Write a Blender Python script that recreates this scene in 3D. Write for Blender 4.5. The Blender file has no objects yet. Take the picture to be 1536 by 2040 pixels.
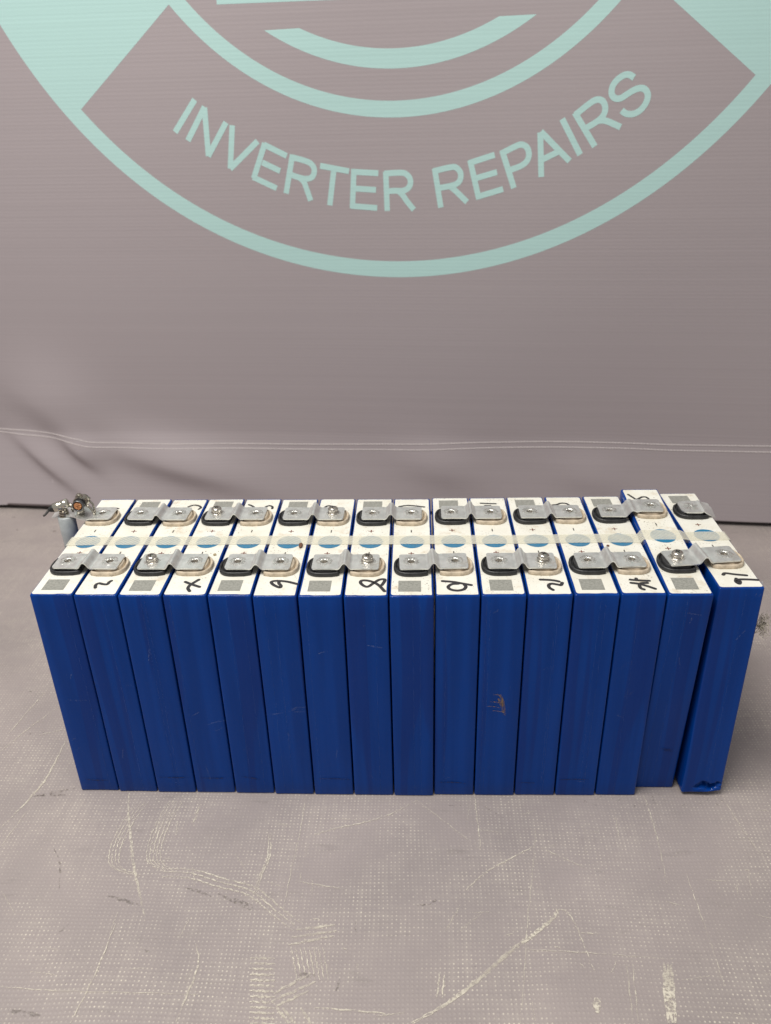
import bpy, bmesh, math, random
from mathutils import Vector, Matrix
from mathutils.geometry import delaunay_2d_cdt
from mathutils import noise as mnoise
random.seed(7)
S = bpy.context.scene
MM = 0.001
# ------------------------------------------------------------------ camera
FPX, PITCH, YAW, ROLL = 1623.1, 0.479656, -0.043774, -0.026754
CAM = Vector((316.3055, -544.4873, 576.3662))            # millimetres
def cam_basis():
    f = Vector((math.sin(YAW)*math.cos(PITCH), math.cos(YAW)*math.cos(PITCH), -math.sin(PITCH)))
    r = f.cross(Vector((0, 0, 1))).normalized(); u = r.cross(f)
    return (r*math.cos(ROLL)+u*math.sin(ROLL), -r*math.sin(ROLL)+u*math.cos(ROLL), f)
CR, CU, CF = cam_basis()
cd = bpy.data.cameras.new('camera'); cam = bpy.data.objects.new('camera', cd)
S.collection.objects.link(cam); S.camera = cam
cd.sensor_fit = 'VERTICAL'; cd.sensor_height = 36; cd.lens = 36*FPX/2040
cd.clip_start = 0.02; cd.clip_end = 50
m = Matrix.Identity(4)
for i in range(3):
    m[i][0], m[i][1], m[i][2], m[i][3] = CR[i], CU[i], -CF[i], CAM[i]*MM
cam.matrix_world = m
cd.dof.use_dof = True; cd.dof.focus_distance = 0.66; cd.dof.aperture_fstop = 9.0
# ------------------------------------------------------------------ light
W = bpy.data.worlds.new('World'); S.world = W; W.use_nodes = True
W.node_tree.nodes['Background'].inputs[0].default_value = (1.0, 0.985, 0.965, 1)
W.node_tree.nodes['Background'].inputs[1].default_value = 0.42
def area(name, loc, aim, sx, sy, power, col):
    l = bpy.data.lights.new(name, 'AREA'); l.shape = 'RECTANGLE'; l.size = sx; l.size_y = sy
    l.energy = power; l.color = col
    o = bpy.data.objects.new(name, l); S.collection.objects.link(o); o.location = loc
    o.rotation_euler = (Vector(aim)-Vector(loc)).to_track_quat('-Z', 'Y').to_euler()
    o['label'] = 'ceiling lamp above the floor'; o['category'] = 'lamp'
    return o
area('ceiling_lamp', (-0.32, -0.42, 2.1), (0.25, 0.15, 0.0), 1.2, 0.6, 48, (1.0, 0.972, 0.92))
S.view_settings.view_transform = 'Standard'; S.view_settings.look = 'None'
S.view_settings.exposure = 0.0; S.view_settings.gamma = 1
S.render.engine = 'CYCLES'; S.cycles.caustics_reflective = False; S.cycles.caustics_refractive = False
# ------------------------------------------------------------------ helpers
def V(*a): return Vector(a)
def ray(px, py):
    return (CF + CR*((px-768)/FPX) - CU*((py-1020)/FPX))
def hit(px, py, p0, n):
    d = ray(px, py); return CAM + d*((p0-CAM).dot(n)/d.dot(n))
def obj(name, verts, faces, mat=None, parent=None, smooth=False, M=None):
    """verts in millimetres; ONE mesh object"""
    me = bpy.data.meshes.new(name)
    me.from_pydata([(v[0]*MM, v[1]*MM, v[2]*MM) for v in verts], [], faces); me.update()
    if mat: me.materials.append(mat)
    if smooth:
        for p in me.polygons: p.use_smooth = True
    o = bpy.data.objects.new(name, me); S.collection.objects.link(o)
    if parent: o.parent = parent
    if M is not None: o.matrix_local = M
    return o
def share(o, parent):
    c = o.copy(); S.collection.objects.link(c); c.parent = parent; return c
def empty(name, M, label, cat, group=None):
    o = bpy.data.objects.new(name, None); S.collection.objects.link(o); o.empty_display_size = 0.02
    mm = M.copy(); mm.translation = mm.translation*MM; o.matrix_world = mm
    tag(o, label, cat, group); return o
def tag(o, label, cat, group=None):
    o['label'] = label; o['category'] = cat
    if group: o['group'] = group
def merge(*parts):
    vs, fs = [], []
    for v, f in parts:
        k = len(vs); vs += list(v); fs += [tuple(i+k for i in q) for q in f]
    return vs, fs
def loft(rings, cap0=True, cap1=True):
    n = len(rings[0]); vs = [p for r in rings for p in r]; fs = []
    for k in range(len(rings)-1):
        for i in range(n):
            j = (i+1) % n
            fs.append((k*n+i, k*n+j, (k+1)*n+j, (k+1)*n+i))
    if cap0: fs.append(tuple(reversed(range(n))))
    if cap1: fs.append(tuple(range((len(rings)-1)*n, len(rings)*n)))
    return vs, fs
def axis_frame(d):
    d = d.normalized(); a = V(0, 0, 1) if abs(d.z) < 0.9 else V(1, 0, 0)
    x = d.cross(a).normalized(); y = x.cross(d); return x, y, d
def turned(base, d, prof, n=24, wob=0.0):
    """surface of revolution: prof = [(radius, distance along d)]"""
    x, y, d = axis_frame(d); rings = []
    for r, h in prof:
        rings.append([base + d*h + (x*math.cos(2*math.pi*i/n)+y*math.sin(2*math.pi*i/n))*(r*(1+wob*random.uniform(-1, 1))) for i in range(n)])
    return loft(rings)
def tube(pts, r, n=6, r1=None):
    rings = []; L = len(pts)
    for k, p in enumerate(pts):
        d = pts[min(k+1, L-1)]-pts[max(k-1, 0)]
        if d.length < 1e-9: d = V(0, 0, 1)
        x, y, d = axis_frame(d); rr = r if r1 is None else r+(r1-r)*k/(L-1)
        rings.append([p+(x*math.cos(2*math.pi*i/n)+y*math.sin(2*math.pi*i/n))*rr for i in range(n)])
    return loft(rings)
def catmull(pts, k=6):
    if len(pts) < 3: 
        a, b = pts[0], pts[-1]; return [a.lerp(b, i/k) for i in range(k+1)]
    P = [pts[0]*2-pts[1]]+list(pts)+[pts[-1]*2-pts[-2]]; out = []
    for i in range(1, len(P)-2):
        a, b, c, d = P[i-1:i+3]
        for j in range(k):
            t = j/k
            out.append(0.5*((2*b)+(c-a)*t+(2*a-5*b+4*c-d)*t*t+(3*b-a-3*c+d)*t**3))
    out.append(P[-2]); return out
def ribbon(pts, w, nrm, ends=1.0):
    """flat strip of width w (number or function of 0..1) along pts lying in the surface with normal nrm"""
    vs, fs = [], []; L = len(pts)
    for k, p in enumerate(pts):
        d = pts[min(k+1, L-1)]-pts[max(k-1, 0)]; s = nrm.cross(d).normalized()
        t = k/(L-1); ww = (w(t) if callable(w) else w)/2
        vs += [p+s*ww, p-s*ww]
        if k: fs.append((2*k-2, 2*k-1, 2*k+1, 2*k))
    return vs, fs
# ------------------------------------------------------------------ materials
class NT:
    def __init__(s, name):
        s.m = bpy.data.materials.new(name); s.m.use_nodes = True
        s.t = s.m.node_tree; s.b = s.t.nodes['Principled BSDF']; s.o = s.t.nodes['Material Output']
    def n(s, typ, **kw):
        nd = s.t.nodes.new(typ)
        for k, v in kw.items(): setattr(nd, k, v)
        return nd
    def l(s, a, b): s.t.links.new(a, b)
    def coord(s, scale=(1, 1, 1), rot=(0, 0, 0), kind='Object'):
        tc = s.n('ShaderNodeTexCoord'); mp = s.n('ShaderNodeMapping')
        mp.inputs['Scale'].default_value = scale; mp.inputs['Rotation'].default_value = rot
        s.l(tc.outputs[kind], mp.inputs[0]); return mp.outputs[0]
    def noise(s, vec, scale, detail=4, rough=.55):
        nd = s.n('ShaderNodeTexNoise'); s.l(vec, nd.inputs['Vector'])
        nd.inputs['Scale'].default_value = scale; nd.inputs['Detail'].default_value = detail; nd.inputs['Roughness'].default_value = rough
        return nd.outputs[0]
    def ramp(s, fac, a, b, ca=(0, 0, 0, 1), cb=(1, 1, 1, 1)):
        nd = s.n('ShaderNodeValToRGB'); s.l(fac, nd.inputs[0]); e = nd.color_ramp.elements
        e[0].position, e[1].position = a, b; e[0].color, e[1].color = ca, cb
        return nd.outputs[0]
    def math(s, op, a, b=None):
        nd = s.n('ShaderNodeMath', operation=op)
        for i, v in enumerate((a, b)):
            if v is None: continue
            if isinstance(v, (int, float)): nd.inputs[i].default_value = v
            else: s.l(v, nd.inputs[i])
        return nd.outputs[0]
    def mix(s, fac, a, b, blend='MIX'):
        nd = s.n('ShaderNodeMix', data_type='RGBA', blend_type=blend)
        for k, v in ((0, fac), (6, a), (7, b)):
            if isinstance(v, (int, float)): nd.inputs[k].default_value = v
            elif isinstance(v, tuple): nd.inputs[k].default_value = v if len(v) == 4 else (*v, 1)
            else: s.l(v, nd.inputs[k])
        return nd.outputs[2]
    def bump(s, h, strength, dist=0.001):
        nd = s.n('ShaderNodeBump'); nd.inputs['Strength'].default_value = strength; nd.inputs['Distance'].default_value = dist
        s.l(h, nd.inputs['Height']); s.l(nd.outputs[0], s.b.inputs['Normal'])
    def set(s, col=None, rough=None, metal=None, spec=None, coat=None, alpha=None):
        I = s.b.inputs
        for k, v in (('Base Color', col), ('Roughness', rough), ('Metallic', metal), ('Specular IOR Level', spec), ('Coat Weight', coat), ('Alpha', alpha)):
            if v is None: continue
            if isinstance(v, (int, float)): I[k].default_value = v
            elif isinstance(v, tuple): I[k].default_value = v if len(v) == 4 else (*v, 1)
            else: s.l(v, I[k])
        return s.m
def plain(name, col, rough=.5, metal=0, spec=.5, vary=.12, scale=300, bump=0.0):
    t = NT(name); v = t.coord(); n = t.noise(v, scale)
    dark = tuple(c*(1-vary*2) for c in col); lite = tuple(min(1, c*(1+vary)) for c in col)
    c = t.ramp(n, .3, .7, (*dark, 1), (*lite, 1))
    if bump: t.bump(n, bump, .0004)
    r = t.ramp(t.noise(v, scale*.4), .3, .7, (max(0, rough-.1),)*3+(1,), (min(1, rough+.12),)*3+(1,))
    return t.set(c, r, metal, spec)
def vinyl(name, col, ribs=True):
    t = NT(name); v = t.coord()
    st = t.noise(t.coord((1.2, 1.2, 300)), 1.0, 3, .6)
    fine = t.noise(t.coord((900, 900, 900)), 1.0, 2)
    wv = t.n('ShaderNodeTexWave', wave_type='BANDS', bands_direction='Z'); t.l(t.coord((1, 1, 1)), wv.inputs[0])
    wv.inputs['Scale'].default_value = 70; wv.inputs['Distortion'].default_value = .6; wv.inputs['Detail'].default_value = 1
    h = t.math('ADD', t.math('MULTIPLY', st, .9), t.math('MULTIPLY', wv.outputs[1], .45))
    big = t.noise(v, 3.5, 3)
    c = t.mix(t.ramp(st, .3, .7), tuple(x*.975 for x in col), tuple(x*1.02 for x in col))
    c = t.mix(t.math('MULTIPLY', t.ramp(big, .35, .7), .12), c, tuple(x*y for x, y in zip(col, (.9, .86, .9))))
    t.bump(t.math('ADD', h, t.math('MULTIPLY', fine, .2)), .09, .001)
    return t.set(c, .52, 0, .32)
M = {}
M['banner'] = vinyl('banner_vinyl', (.360, .315, .326))
M['mint'] = vinyl('mint_print', (.425, .625, .60))
def floor_mat():
    t = NT('floor_vinyl'); v = t.coord()
    per = 3.3*MM; k = 2*math.pi/per
    warp = t.n('ShaderNodeVectorMath', operation='ADD'); t.l(v, warp.inputs[0])
    nz = t.n('ShaderNodeTexNoise'); t.l(v, nz.inputs['Vector']); nz.inputs['Scale'].default_value = 5
    sc = t.n('ShaderNodeVectorMath', operation='SCALE'); t.l(nz.outputs['Color'], sc.inputs[0]); sc.inputs['Scale'].default_value = .012
    t.l(sc.outputs[0], warp.inputs[1])
    sp = t.n('ShaderNodeSeparateXYZ'); t.l(warp.outputs[0], sp.inputs[0])
    sx = t.math('SINE', t.math('MULTIPLY', sp.outputs[0], k)); sy = t.math('SINE', t.math('MULTIPLY', sp.outputs[1], k))
    prod = t.math('MULTIPLY', t.math('ADD', t.math('MULTIPLY', sx, .5), .5), t.math('ADD', t.math('MULTIPLY', sy, .5), .5))
    dots = t.ramp(prod, .5, .85)
    patch = t.ramp(t.noise(v, 14, 4, .6), .40, .66)
    single = t.ramp(t.noise(v, 260, 2), .42, .60)
    rows = t.ramp(t.noise(t.coord((25, 240, 1)), 1, 2), .42, .68)
    cols = t.ramp(t.noise(t.coord((240, 16, 1)), 1, 2), .42, .68)
    f = t.math('MULTIPLY', dots, t.math('ADD', t.math('MULTIPLY', patch, .75), .18))
    f = t.math('MULTIPLY', f, t.math('ADD', t.math('MULTIPLY', single, .85), .15))
    f = t.math('ADD', f, t.math('MULTIPLY', t.math('MULTIPLY', rows, patch), .10))
    f = t.math('ADD', f, t.math('MULTIPLY', t.math('MULTIPLY', cols, patch), .10))
    big = t.ramp(t.noise(v, 6, 5, .6), .3, .72)
    base = t.mix(big, (.288, .250, .242), (.380, .328, .314))
    grime = t.ramp(t.noise(t.coord((16, 60, 1)), 1, 6, .68), .60, .76)
    base = t.mix(t.math('MULTIPLY', grime, .38), base, (.15, .135, .12))
    speck = t.ramp(t.noise(v, 190, 3, .7), .70, .76)
    base = t.mix(t.math('MULTIPLY', speck, .5), base, (.12, .10, .09))
    c = t.mix(t.math('MINIMUM', f, .9), base, (.68, .62, .52))
    h = t.math('ADD', t.math('MULTIPLY', prod, .5), t.math('MULTIPLY', t.noise(v, 500, 3), .4))
    t.bump(h, .34, .0008)
    return t.set(c, t.ramp(big, .2, .8, (.5,)*3+(1,), (.36,)*3+(1,)), 0, .4)
M['floor'] = floor_mat()
def scratch_mat():
    t = NT('scratch_fibre'); v = t.coord()
    n = t.noise(v, 420, 3, .6); a = t.ramp(n, .36, .56)
    n2 = t.ramp(t.noise(v, 40, 2), .3, .6, (.35,)*3+(1,), (1, 1, 1, 1))
    return t.set((.70, .645, .54), .7, 0, .2, None, t.math('MULTIPLY', t.math('MULTIPLY', a, n2), .95))
M['scratch'] = scratch_mat()
def scuff_mat():
    t = NT('dark_scuff'); v = t.coord(); a = t.ramp(t.noise(v, 260, 4, .7), .45, .62)
    return t.set((.16, .14, .12), .8, 0, .2, None, t.math('MULTIPLY', a, .36))
M['scuff'] = scuff_mat()
def blue_mat():
    t = NT('blue_wrap'); v = t.coord()
    oi = t.n('ShaderNodeObjectInfo')
    cm = t.n('ShaderNodeCombineXYZ'); t.l(t.math('MULTIPLY', oi.outputs['Random'], 30), cm.inputs[0])
    ad = t.n('ShaderNodeVectorMath', operation='ADD'); t.l(t.coord((110, 60, 5)), ad.inputs[0]); t.l(cm.outputs[0], ad.inputs[1])
    band = t.ramp(t.noise(ad.outputs[0], 1, 2, .5), .36, .66)
    c = t.mix(band, (.0010, .036, .215), (.0014, .044, .255))
    c = t.mix(t.math('MULTIPLY', t.ramp(t.noise(ad.outputs[0], .55, 1), .57, .60), .35), c, (.006, .020, .140))
    dust = t.ramp(t.noise(v, 900, 2, .7), .66, .74)
    haze = t.ramp(t.noise(v, 26, 5, .65), .45, .75)
    c = t.mix(t.math('MULTIPLY', t.math('MULTIPLY', dust, haze), .35), c, (.30, .32, .36))
    c = t.mix(t.math('MULTIPLY', haze, .03), c, (.05, .075, .15))
    t.bump(t.math('ADD', t.noise(t.coord((70, 70, 9)), 1, 3), t.math('MULTIPLY', t.noise(t.coord((260, 260, 120)), 1, 3), .12)), .22, .002)
    return t.set(c, t.ramp(haze, 0, 1, (.11,)*3+(1,), (.28,)*3+(1,)), 0, .17)
M['blue'] = blue_mat()
def label_mat():
    t = NT('white_label'); v = t.coord()
    oi = t.n('ShaderNodeObjectInfo')
    cm = t.n('ShaderNodeCombineXYZ'); t.l(t.math('MULTIPLY', oi.outputs['Random'], 9), cm.inputs[0]); t.l(t.math('MULTIPLY', oi.outputs['Random'], 7), cm.inputs[1])
    ad = t.n('ShaderNodeVectorMath', operation='ADD'); t.l(v, ad.inputs[0]); t.l(cm.outputs[0], ad.inputs[1]); w = ad.outputs[0]
    c = t.mix(t.ramp(t.noise(w, 45, 5, .6), .4, .75), (.79, .775, .705), (.71, .68, .58))
    brown = t.math('MULTIPLY', t.ramp(t.noise(w, 75, 4, .65), .57, .72), .42)
    c = t.mix(brown, c, (.50, .36, .20))
    sp = t.math('MULTIPLY', t.ramp(t.noise(w, 560, 2, .6), .63, .68), t.ramp(t.noise(w, 38, 3), .42, .62))
    c = t.mix(t.math('MULTIPLY', sp, .75), c, (.13, .10, .07))
    sp2 = t.ramp(t.noise(w, 330, 2, .5), .735, .76)
    c = t.mix(t.math('MULTIPLY', sp2, .8), c, (.09, .07, .05))
    t.bump(t.noise(w, 300, 3), .06, .0005)
    return t.set(c, .42, 0, .35)
M['label'] = label_mat()
def metal_mat(name, col, rough, bump=.05, mtl=1.0):
    t = NT(name); v = t.coord(); n = t.noise(v, 130, 5, .65)
    br = t.noise(t.coord((1400, 60, 400)), 1, 2)
    c = t.mix(t.ramp(n, .35, .7), tuple(x*.86 for x in col), col)
    st = t.math('MULTIPLY', t.ramp(t.noise(v, 55, 4, .7), .60, .74), .45)
    c = t.mix(st, c, (.42, .33, .20))
    t.bump(t.math('ADD', br, t.math('MULTIPLY', n, .7)), bump, .0006)
    return t.set(c, t.ramp(n, .3, .7, (rough-.07,)*3+(1,), (rough+.12,)*3+(1,)), mtl)
M['zinc'] = metal_mat('zinc_plate', (.86, .865, .84), .34, .08, .80)
M['weld'] = metal_mat('weld_metal', (.90, .89, .84), .25, .8, .9)
M['steel'] = metal_mat('screw_steel', (.62, .58, .52), .22, .08)
M['nickel'] = metal_mat('nickel_steel', (.46, .43, .37), .22, .03, 1.0)
M['chrome'] = plain('bright_crimp', (.62, .59, .51), .22, 1.0, .5, .04, 60)
M['lead'] = metal_mat('dull_barrel', (.20, .21, .22), .34, .2)
M['hole'] = plain('terminal_metal', (.30, .27, .23), .38, .9)
M['cross'] = plain('recess_shade', (.04, .035, .03), .6, .4)
M['black'] = plain('black_gasket', (.022, .022, .023), .46, 0, .5, .3, 400, .3)
M['beige'] = plain('beige_gasket', (.56, .47, .355), .55, 0, .4, .16, 260, .25)
M['disc'] = plain('blue_vent_film', (.010, .175, .345), .30, 0, .5, .10, 160, .1)
M['grey'] = plain('grey_code_print', (.30, .298, .268), .5, 0, .4, .16, 900)
M['ink'] = plain('marker_ink', (.030, .028, .032), .42, 0, .5, .2, 500)
M['plus'] = plain('red_brown_print', (.16, .045, .03), .6)
M['minus'] = plain('black_print', (.05, .042, .035), .6)
M['copper'] = plain('copper_strands', (.62, .29, .13), .55, .4, .5, .35, 900, .8)
M['sleeve'] = plain('grey_sleeve', (.44, .47, .475), .42, 0, .5, .1, 120)
M['rubber'] = plain('black_rubber', (.02, .02, .02), .5, 0, .5, .2, 500)
M['wire'] = plain('dark_wire', (.11, .105, .10), .4, .4, .5, .2, 500)
M['thread'] = plain('stitch_thread', (.60, .55, .54), .7, 0, .3, .12, 900, .3)
M['crumb'] = plain('rust_crumb', (.17, .085, .055), .75, 0, .3, .3, 900, .6)
M['sand'] = plain('sand_crumb', (.42, .34, .2), .8, 0, .3, .3, 900, .6)
M['fluff'] = plain('grey_fluff', (.42, .38, .31), .9, 0, .1, .3, 900)
M['light_blocker'] = plain('light_blocker_dark', (.12, .11, .105), .8)
def stain_mat():
    t = NT('ochre_stain'); v = t.coord(); a = t.ramp(t.noise(t.coord((600, 1, 110)), 1, 4, .7), .38, .62)
    return t.set((.30, .19, .055), .6, 0, .3, None, t.math('MULTIPLY', a, .8))
M['stain'] = stain_mat()
def rub_mat(name, col, k):
    t = NT(name); v = t.coord(); a = t.ramp(t.noise(v, 700, 3, .7), .40, .66)
    return t.set(col, .5, 0, .3, None, t.math('MULTIPLY', a, k))
M['rub'] = rub_mat('pale_rub', (.36, .43, .58), .20)
M['seam'] = rub_mat('wrap_seam_film', (.05, .11, .36), .4)
M['line'] = rub_mat('dark_marker_line', (.010, .009, .022), 1.3)
def tape_mat():
    t = NT('filament_tape'); v = t.coord()
    sp = t.n('ShaderNodeSeparateXYZ'); t.l(v, sp.inputs[0])
    wob = t.math('MULTIPLY', t.noise(t.coord((220, 60, 1)), 1, 2), .0016)
    yy = t.math('ADD', sp.outputs[1], wob)
    s1 = t.math('ADD', t.math('MULTIPLY', t.math('SINE', t.math('MULTIPLY', yy, 2*math.pi/.0021)), .5), .5)
    zig = t.math('ADD', t.math('MULTIPLY', t.math('SINE', t.math('MULTIPLY', t.math('ADD', sp.outputs[0], t.math('MULTIPLY', yy, 1.4)), 2*math.pi/.0042)), .5), .5)
    cl = t.noise(v, 90, 3)
    a = t.math('ADD', t.math('MULTIPLY', s1, .34), t.math('MULTIPLY', zig, .16))
    a = t.math('ADD', a, t.math('MULTIPLY', cl, .24)); a = t.math('ADD', a, .20)
    t.bump(s1, .35, .0005)
    return t.set((.83, .80, .66), .20, 0, .5, None, t.math('MINIMUM', a, .93))
M['tape'] = tape_mat()
def film_mat(name, col, a):
    t = NT(name); n = t.noise(t.coord(), 120, 4)
    return t.set(col, .18, 0, .5, None, t.ramp(n, .3, .75, (a*.5,)*3+(1,), (a*1.4,)*3+(1,)))
M['film'] = film_mat('clear_film', (.78, .72, .52), .05)
M['torn'] = film_mat('torn_film', (.80, .80, .78), .55)
# ------------------------------------------------------------------ setting: floor, unseen light blocker, banner
def floor_z(x, y):
    dx = max(-30-x, 0, x-630); dy = max(-18-y, 0, y-215); k = min(1, math.hypot(dx, dy)/110); k = k*k*(3-2*k)
    return k*(2.3*mnoise.noise(V(x*.0062+y*.002, y*.0085, 2.1))+1.1*mnoise.noise(V(x*.013, y*.017, 7.7)))
nx, ny = 180, 130
vs, fs = [], []
for j in range(ny+1):
    for i in range(nx+1):
        x = -1300+3200*i/nx; y = -1300+2050*j/ny
        vs.append((x, y, floor_z(x, y)-.02))
for j in range(ny):
    for i in range(nx):
        a = j*(nx+1)+i; fs.append((a, a+1, a+nx+2, a+nx+1))
floor = obj('floor', vs, fs, M['floor'], None, True); floor['kind'] = 'structure'
BYAW = math.radians(-4.78)
BEX = V(math.cos(BYAW), math.sin(BYAW), 0); BN = V(math.sin(BYAW), -math.cos(BYAW), 0)     # BN points to the viewer
B0 = V(-354.8, 606.3, 0)
def gl(u, z, u0, z0, u1, z1, w, amp, wb=None):
    """smooth ridge along (u0,z0)-(u1,z1); wb: a gentler width for the upper side"""
    dx, dz = u1-u0, z1-z0; L = math.hypot(dx, dz); t = ((u-u0)*dx+(z-z0)*dz)/L/L
    d = ((u-u0)*-dz+(z-z0)*dx)/L
    ww = (wb or w) if d > 0 else w
    return amp*math.exp(-(d/ww)**2)*math.exp(-1.5*(2*t-1)**2)
def bdisp(u, z):
    """how far the banner stands out of its plane towards the viewer, mm"""
    h = 1-min(1, max(0, z/125)); lf = 1/(1+math.exp((u-330)/70))
    d = (15+27*lf)*h**1.25-15
    d += 2.2*math.sin(u/170+z/260)+1.6*math.sin(u/95-z/150+1)*min(1, z/200+.3)
    d += gl(u, z, 42, 122, 165, 24, 12, 12, 32)
    d += gl(u, z, 126, 122, 192, 62, 12, 12, 24)
    d += gl(u, z, 170, 112, 440, 38, 24, 15, 38)
    d += gl(u, z, 50, 205, 200, 102, 40, 14, 66)
    d += gl(u, z, 640, 100, 770, 52, 28, 7, 36)
    d += gl(u, z, 870, 88, 985, 44, 26, 5, 36)
    return d
def bpos(u, z, off=0.0): return B0 + BEX*u + V(0, 0, z) + BN*(bdisp(u, z)+off)
def bpix(px, py):
    d = 0.0
    for _ in range(8):
        P = hit(px, py, B0+BN*d, BN)-B0; u, z = P.dot(BEX), P.z; d = bdisp(u, z)
    return u, z
us = [-420+5*i for i in range(0, 208)] + [620+20*i for i in range(0, 56)]
zs = [4+4*i for i in range(0, 61)] + [250+25*i for i in range(0, 35)]
vs, fs = [], []
for j, z in enumerate(zs):
    for u in us:
        zz = z if j else 6.5+2.2*math.sin(u/75)+1.2*math.sin(u/31)
        p = bpos(u, zz); vs.append(p)
n0 = len(us)
# the bottom edge is folded back behind the sheet
back = []
for u in us:
    p = bpos(u, 7.5+2.2*math.sin(u/75)+1.2*math.sin(u/31), -5); back.append(p)
for j in range(len(zs)-1):
    for i in range(n0-1):
        a = j*n0+i; fs.append((a, a+1, a+n0+1, a+n0))
k = len(vs); vs += back; k2 = len(vs); vs += [bpos(u, 70, -8) for u in us]
for i in range(n0-1):
    fs.append((k+i, k+i+1, i+1, i)); fs.append((k2+i, k2+i+1, k+i+1, k+i))
banner = obj('banner', vs, fs, M['banner'], None, True)
tag(banner, 'mauve grey vinyl banner with mint ring logo reading INVERTER REPAIRS', 'banner')
# unseen panel added behind the banner to block light under its hem
wv = [B0+BEX*u-BN*70+V(0, 0, z) for z in (0, 1150) for u in (-440, 1760)]
wv += [p-BN*40 for p in wv]
light_blocker = obj('light_blocker', wv, [(0, 1, 3, 2), (5, 4, 6, 7), (2, 3, 7, 6), (0, 2, 6, 4), (1, 5, 7, 3)], M['light_blocker']); light_blocker['kind'] = 'structure'
# hem stitching
for row in ([(-40, 852), (0, 854), (55, 858), (109, 865), (150, 875), (191, 882), (273, 883.5), (420, 884), (600, 885), (770, 885), (950, 882), (1118, 880), (1250, 883), (1330, 886), (1450, 888), (1536, 889), (1600, 890)],
            [(-40, 858), (0, 860), (82, 869), (137, 881.5), (191, 891.6), (273, 893), (420, 893.5), (600, 895), (770, 896), (950, 893), (1118, 891), (1250, 893.5), (1330, 897), (1450, 899.5), (1536, 901), (1600, 902)]):
    pts = [V(*bpix(*p), 0) for p in row]; c = catmull(pts, 14); path = []
    for a, b in zip(c, c[1:]):
        m = max(1, int((b-a).length/1.0)); path += [a.lerp(b, k/m) for k in range(m)]
    rings = []
    for k, p in enumerate(path):                       # one bead per stitch
        rr = (.42, .85, .95, .85)[k % 4]; q = bpos(p.x, p.y, -.1)
        rings.append([q+V(0, 0, 1)*(rr*math.cos(a))+BN*(rr*math.sin(a)) for a in (0, .7, 1.57, 2.44, 3.14, 4.71)])
    parts = [loft(rings)]
    obj('stitch_line', *merge(*parts), M['thread'], banner, True)
# ---- printed logo
CU0, CZ0 = 648.1, 893.9
def polar(r, th): return CU0+r*math.sin(math.radians(th)), CZ0-r*math.cos(math.radians(th))
def band(lo, hi, n=60, kr=2, off=.09):
    """lo, hi: functions t-> (r, theta)"""
    vs, fs = [], []
    for i in range(n+1):
        t = i/n; a, b = lo(t), hi(t)
        A, Bq = polar(*a), polar(*b)
        for j in range(kr+1):
            s = j/kr; vs.append(bpos(A[0]+(Bq[0]-A[0])*s, A[1]+(Bq[1]-A[1])*s, off))
    for i in range(n):
        for j in range(kr):
            a = i*(kr+1)+j; fs.append((a, a+1, a+kr+2, a+kr+1))
    return vs, fs
def arc(r, a, b): return lambda t: (r, a+(b-a)*t)
R1o, R1i, R2o, R2i = 543.0, 522.2, 350.0, 331.4
TL, TR = -50.45, 53.0
obj('printed_ring', *band(arc(R1i, TL, TR), arc(R1o, TL, TR), 80, 2), M['mint'], banner)
obj('printed_ring', *band(arc(R2i, TL, TR), arc(R2o, TL, TR), 60, 2), M['mint'], banner)
obj('printed_panel', *band(arc(R2i, -98, TL), arc(R1o, -98, TL), 50, 12), M['mint'], banner)
obj('printed_panel', *band(arc(R2i, TR, 98), arc(R1o, TR, 98), 50, 12), M['mint'], banner)
obj('printed_arc', *band(arc(275.9, -24.1, 26.4), arc(297.0, -31.6, 33.9), 40, 2), M['mint'], banner)
a = bpix(432, 9)
gv = [bpos(a[0]+20*k, a[1]+15*q, .10) for q in range(5) for k in range(12)]
obj('printed_bar', gv, [(q*12+k, q*12+k+1, q*12+k+13, q*12+k+12) for q in range(4) for k in range(11)], M['mint'], banner)
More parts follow.
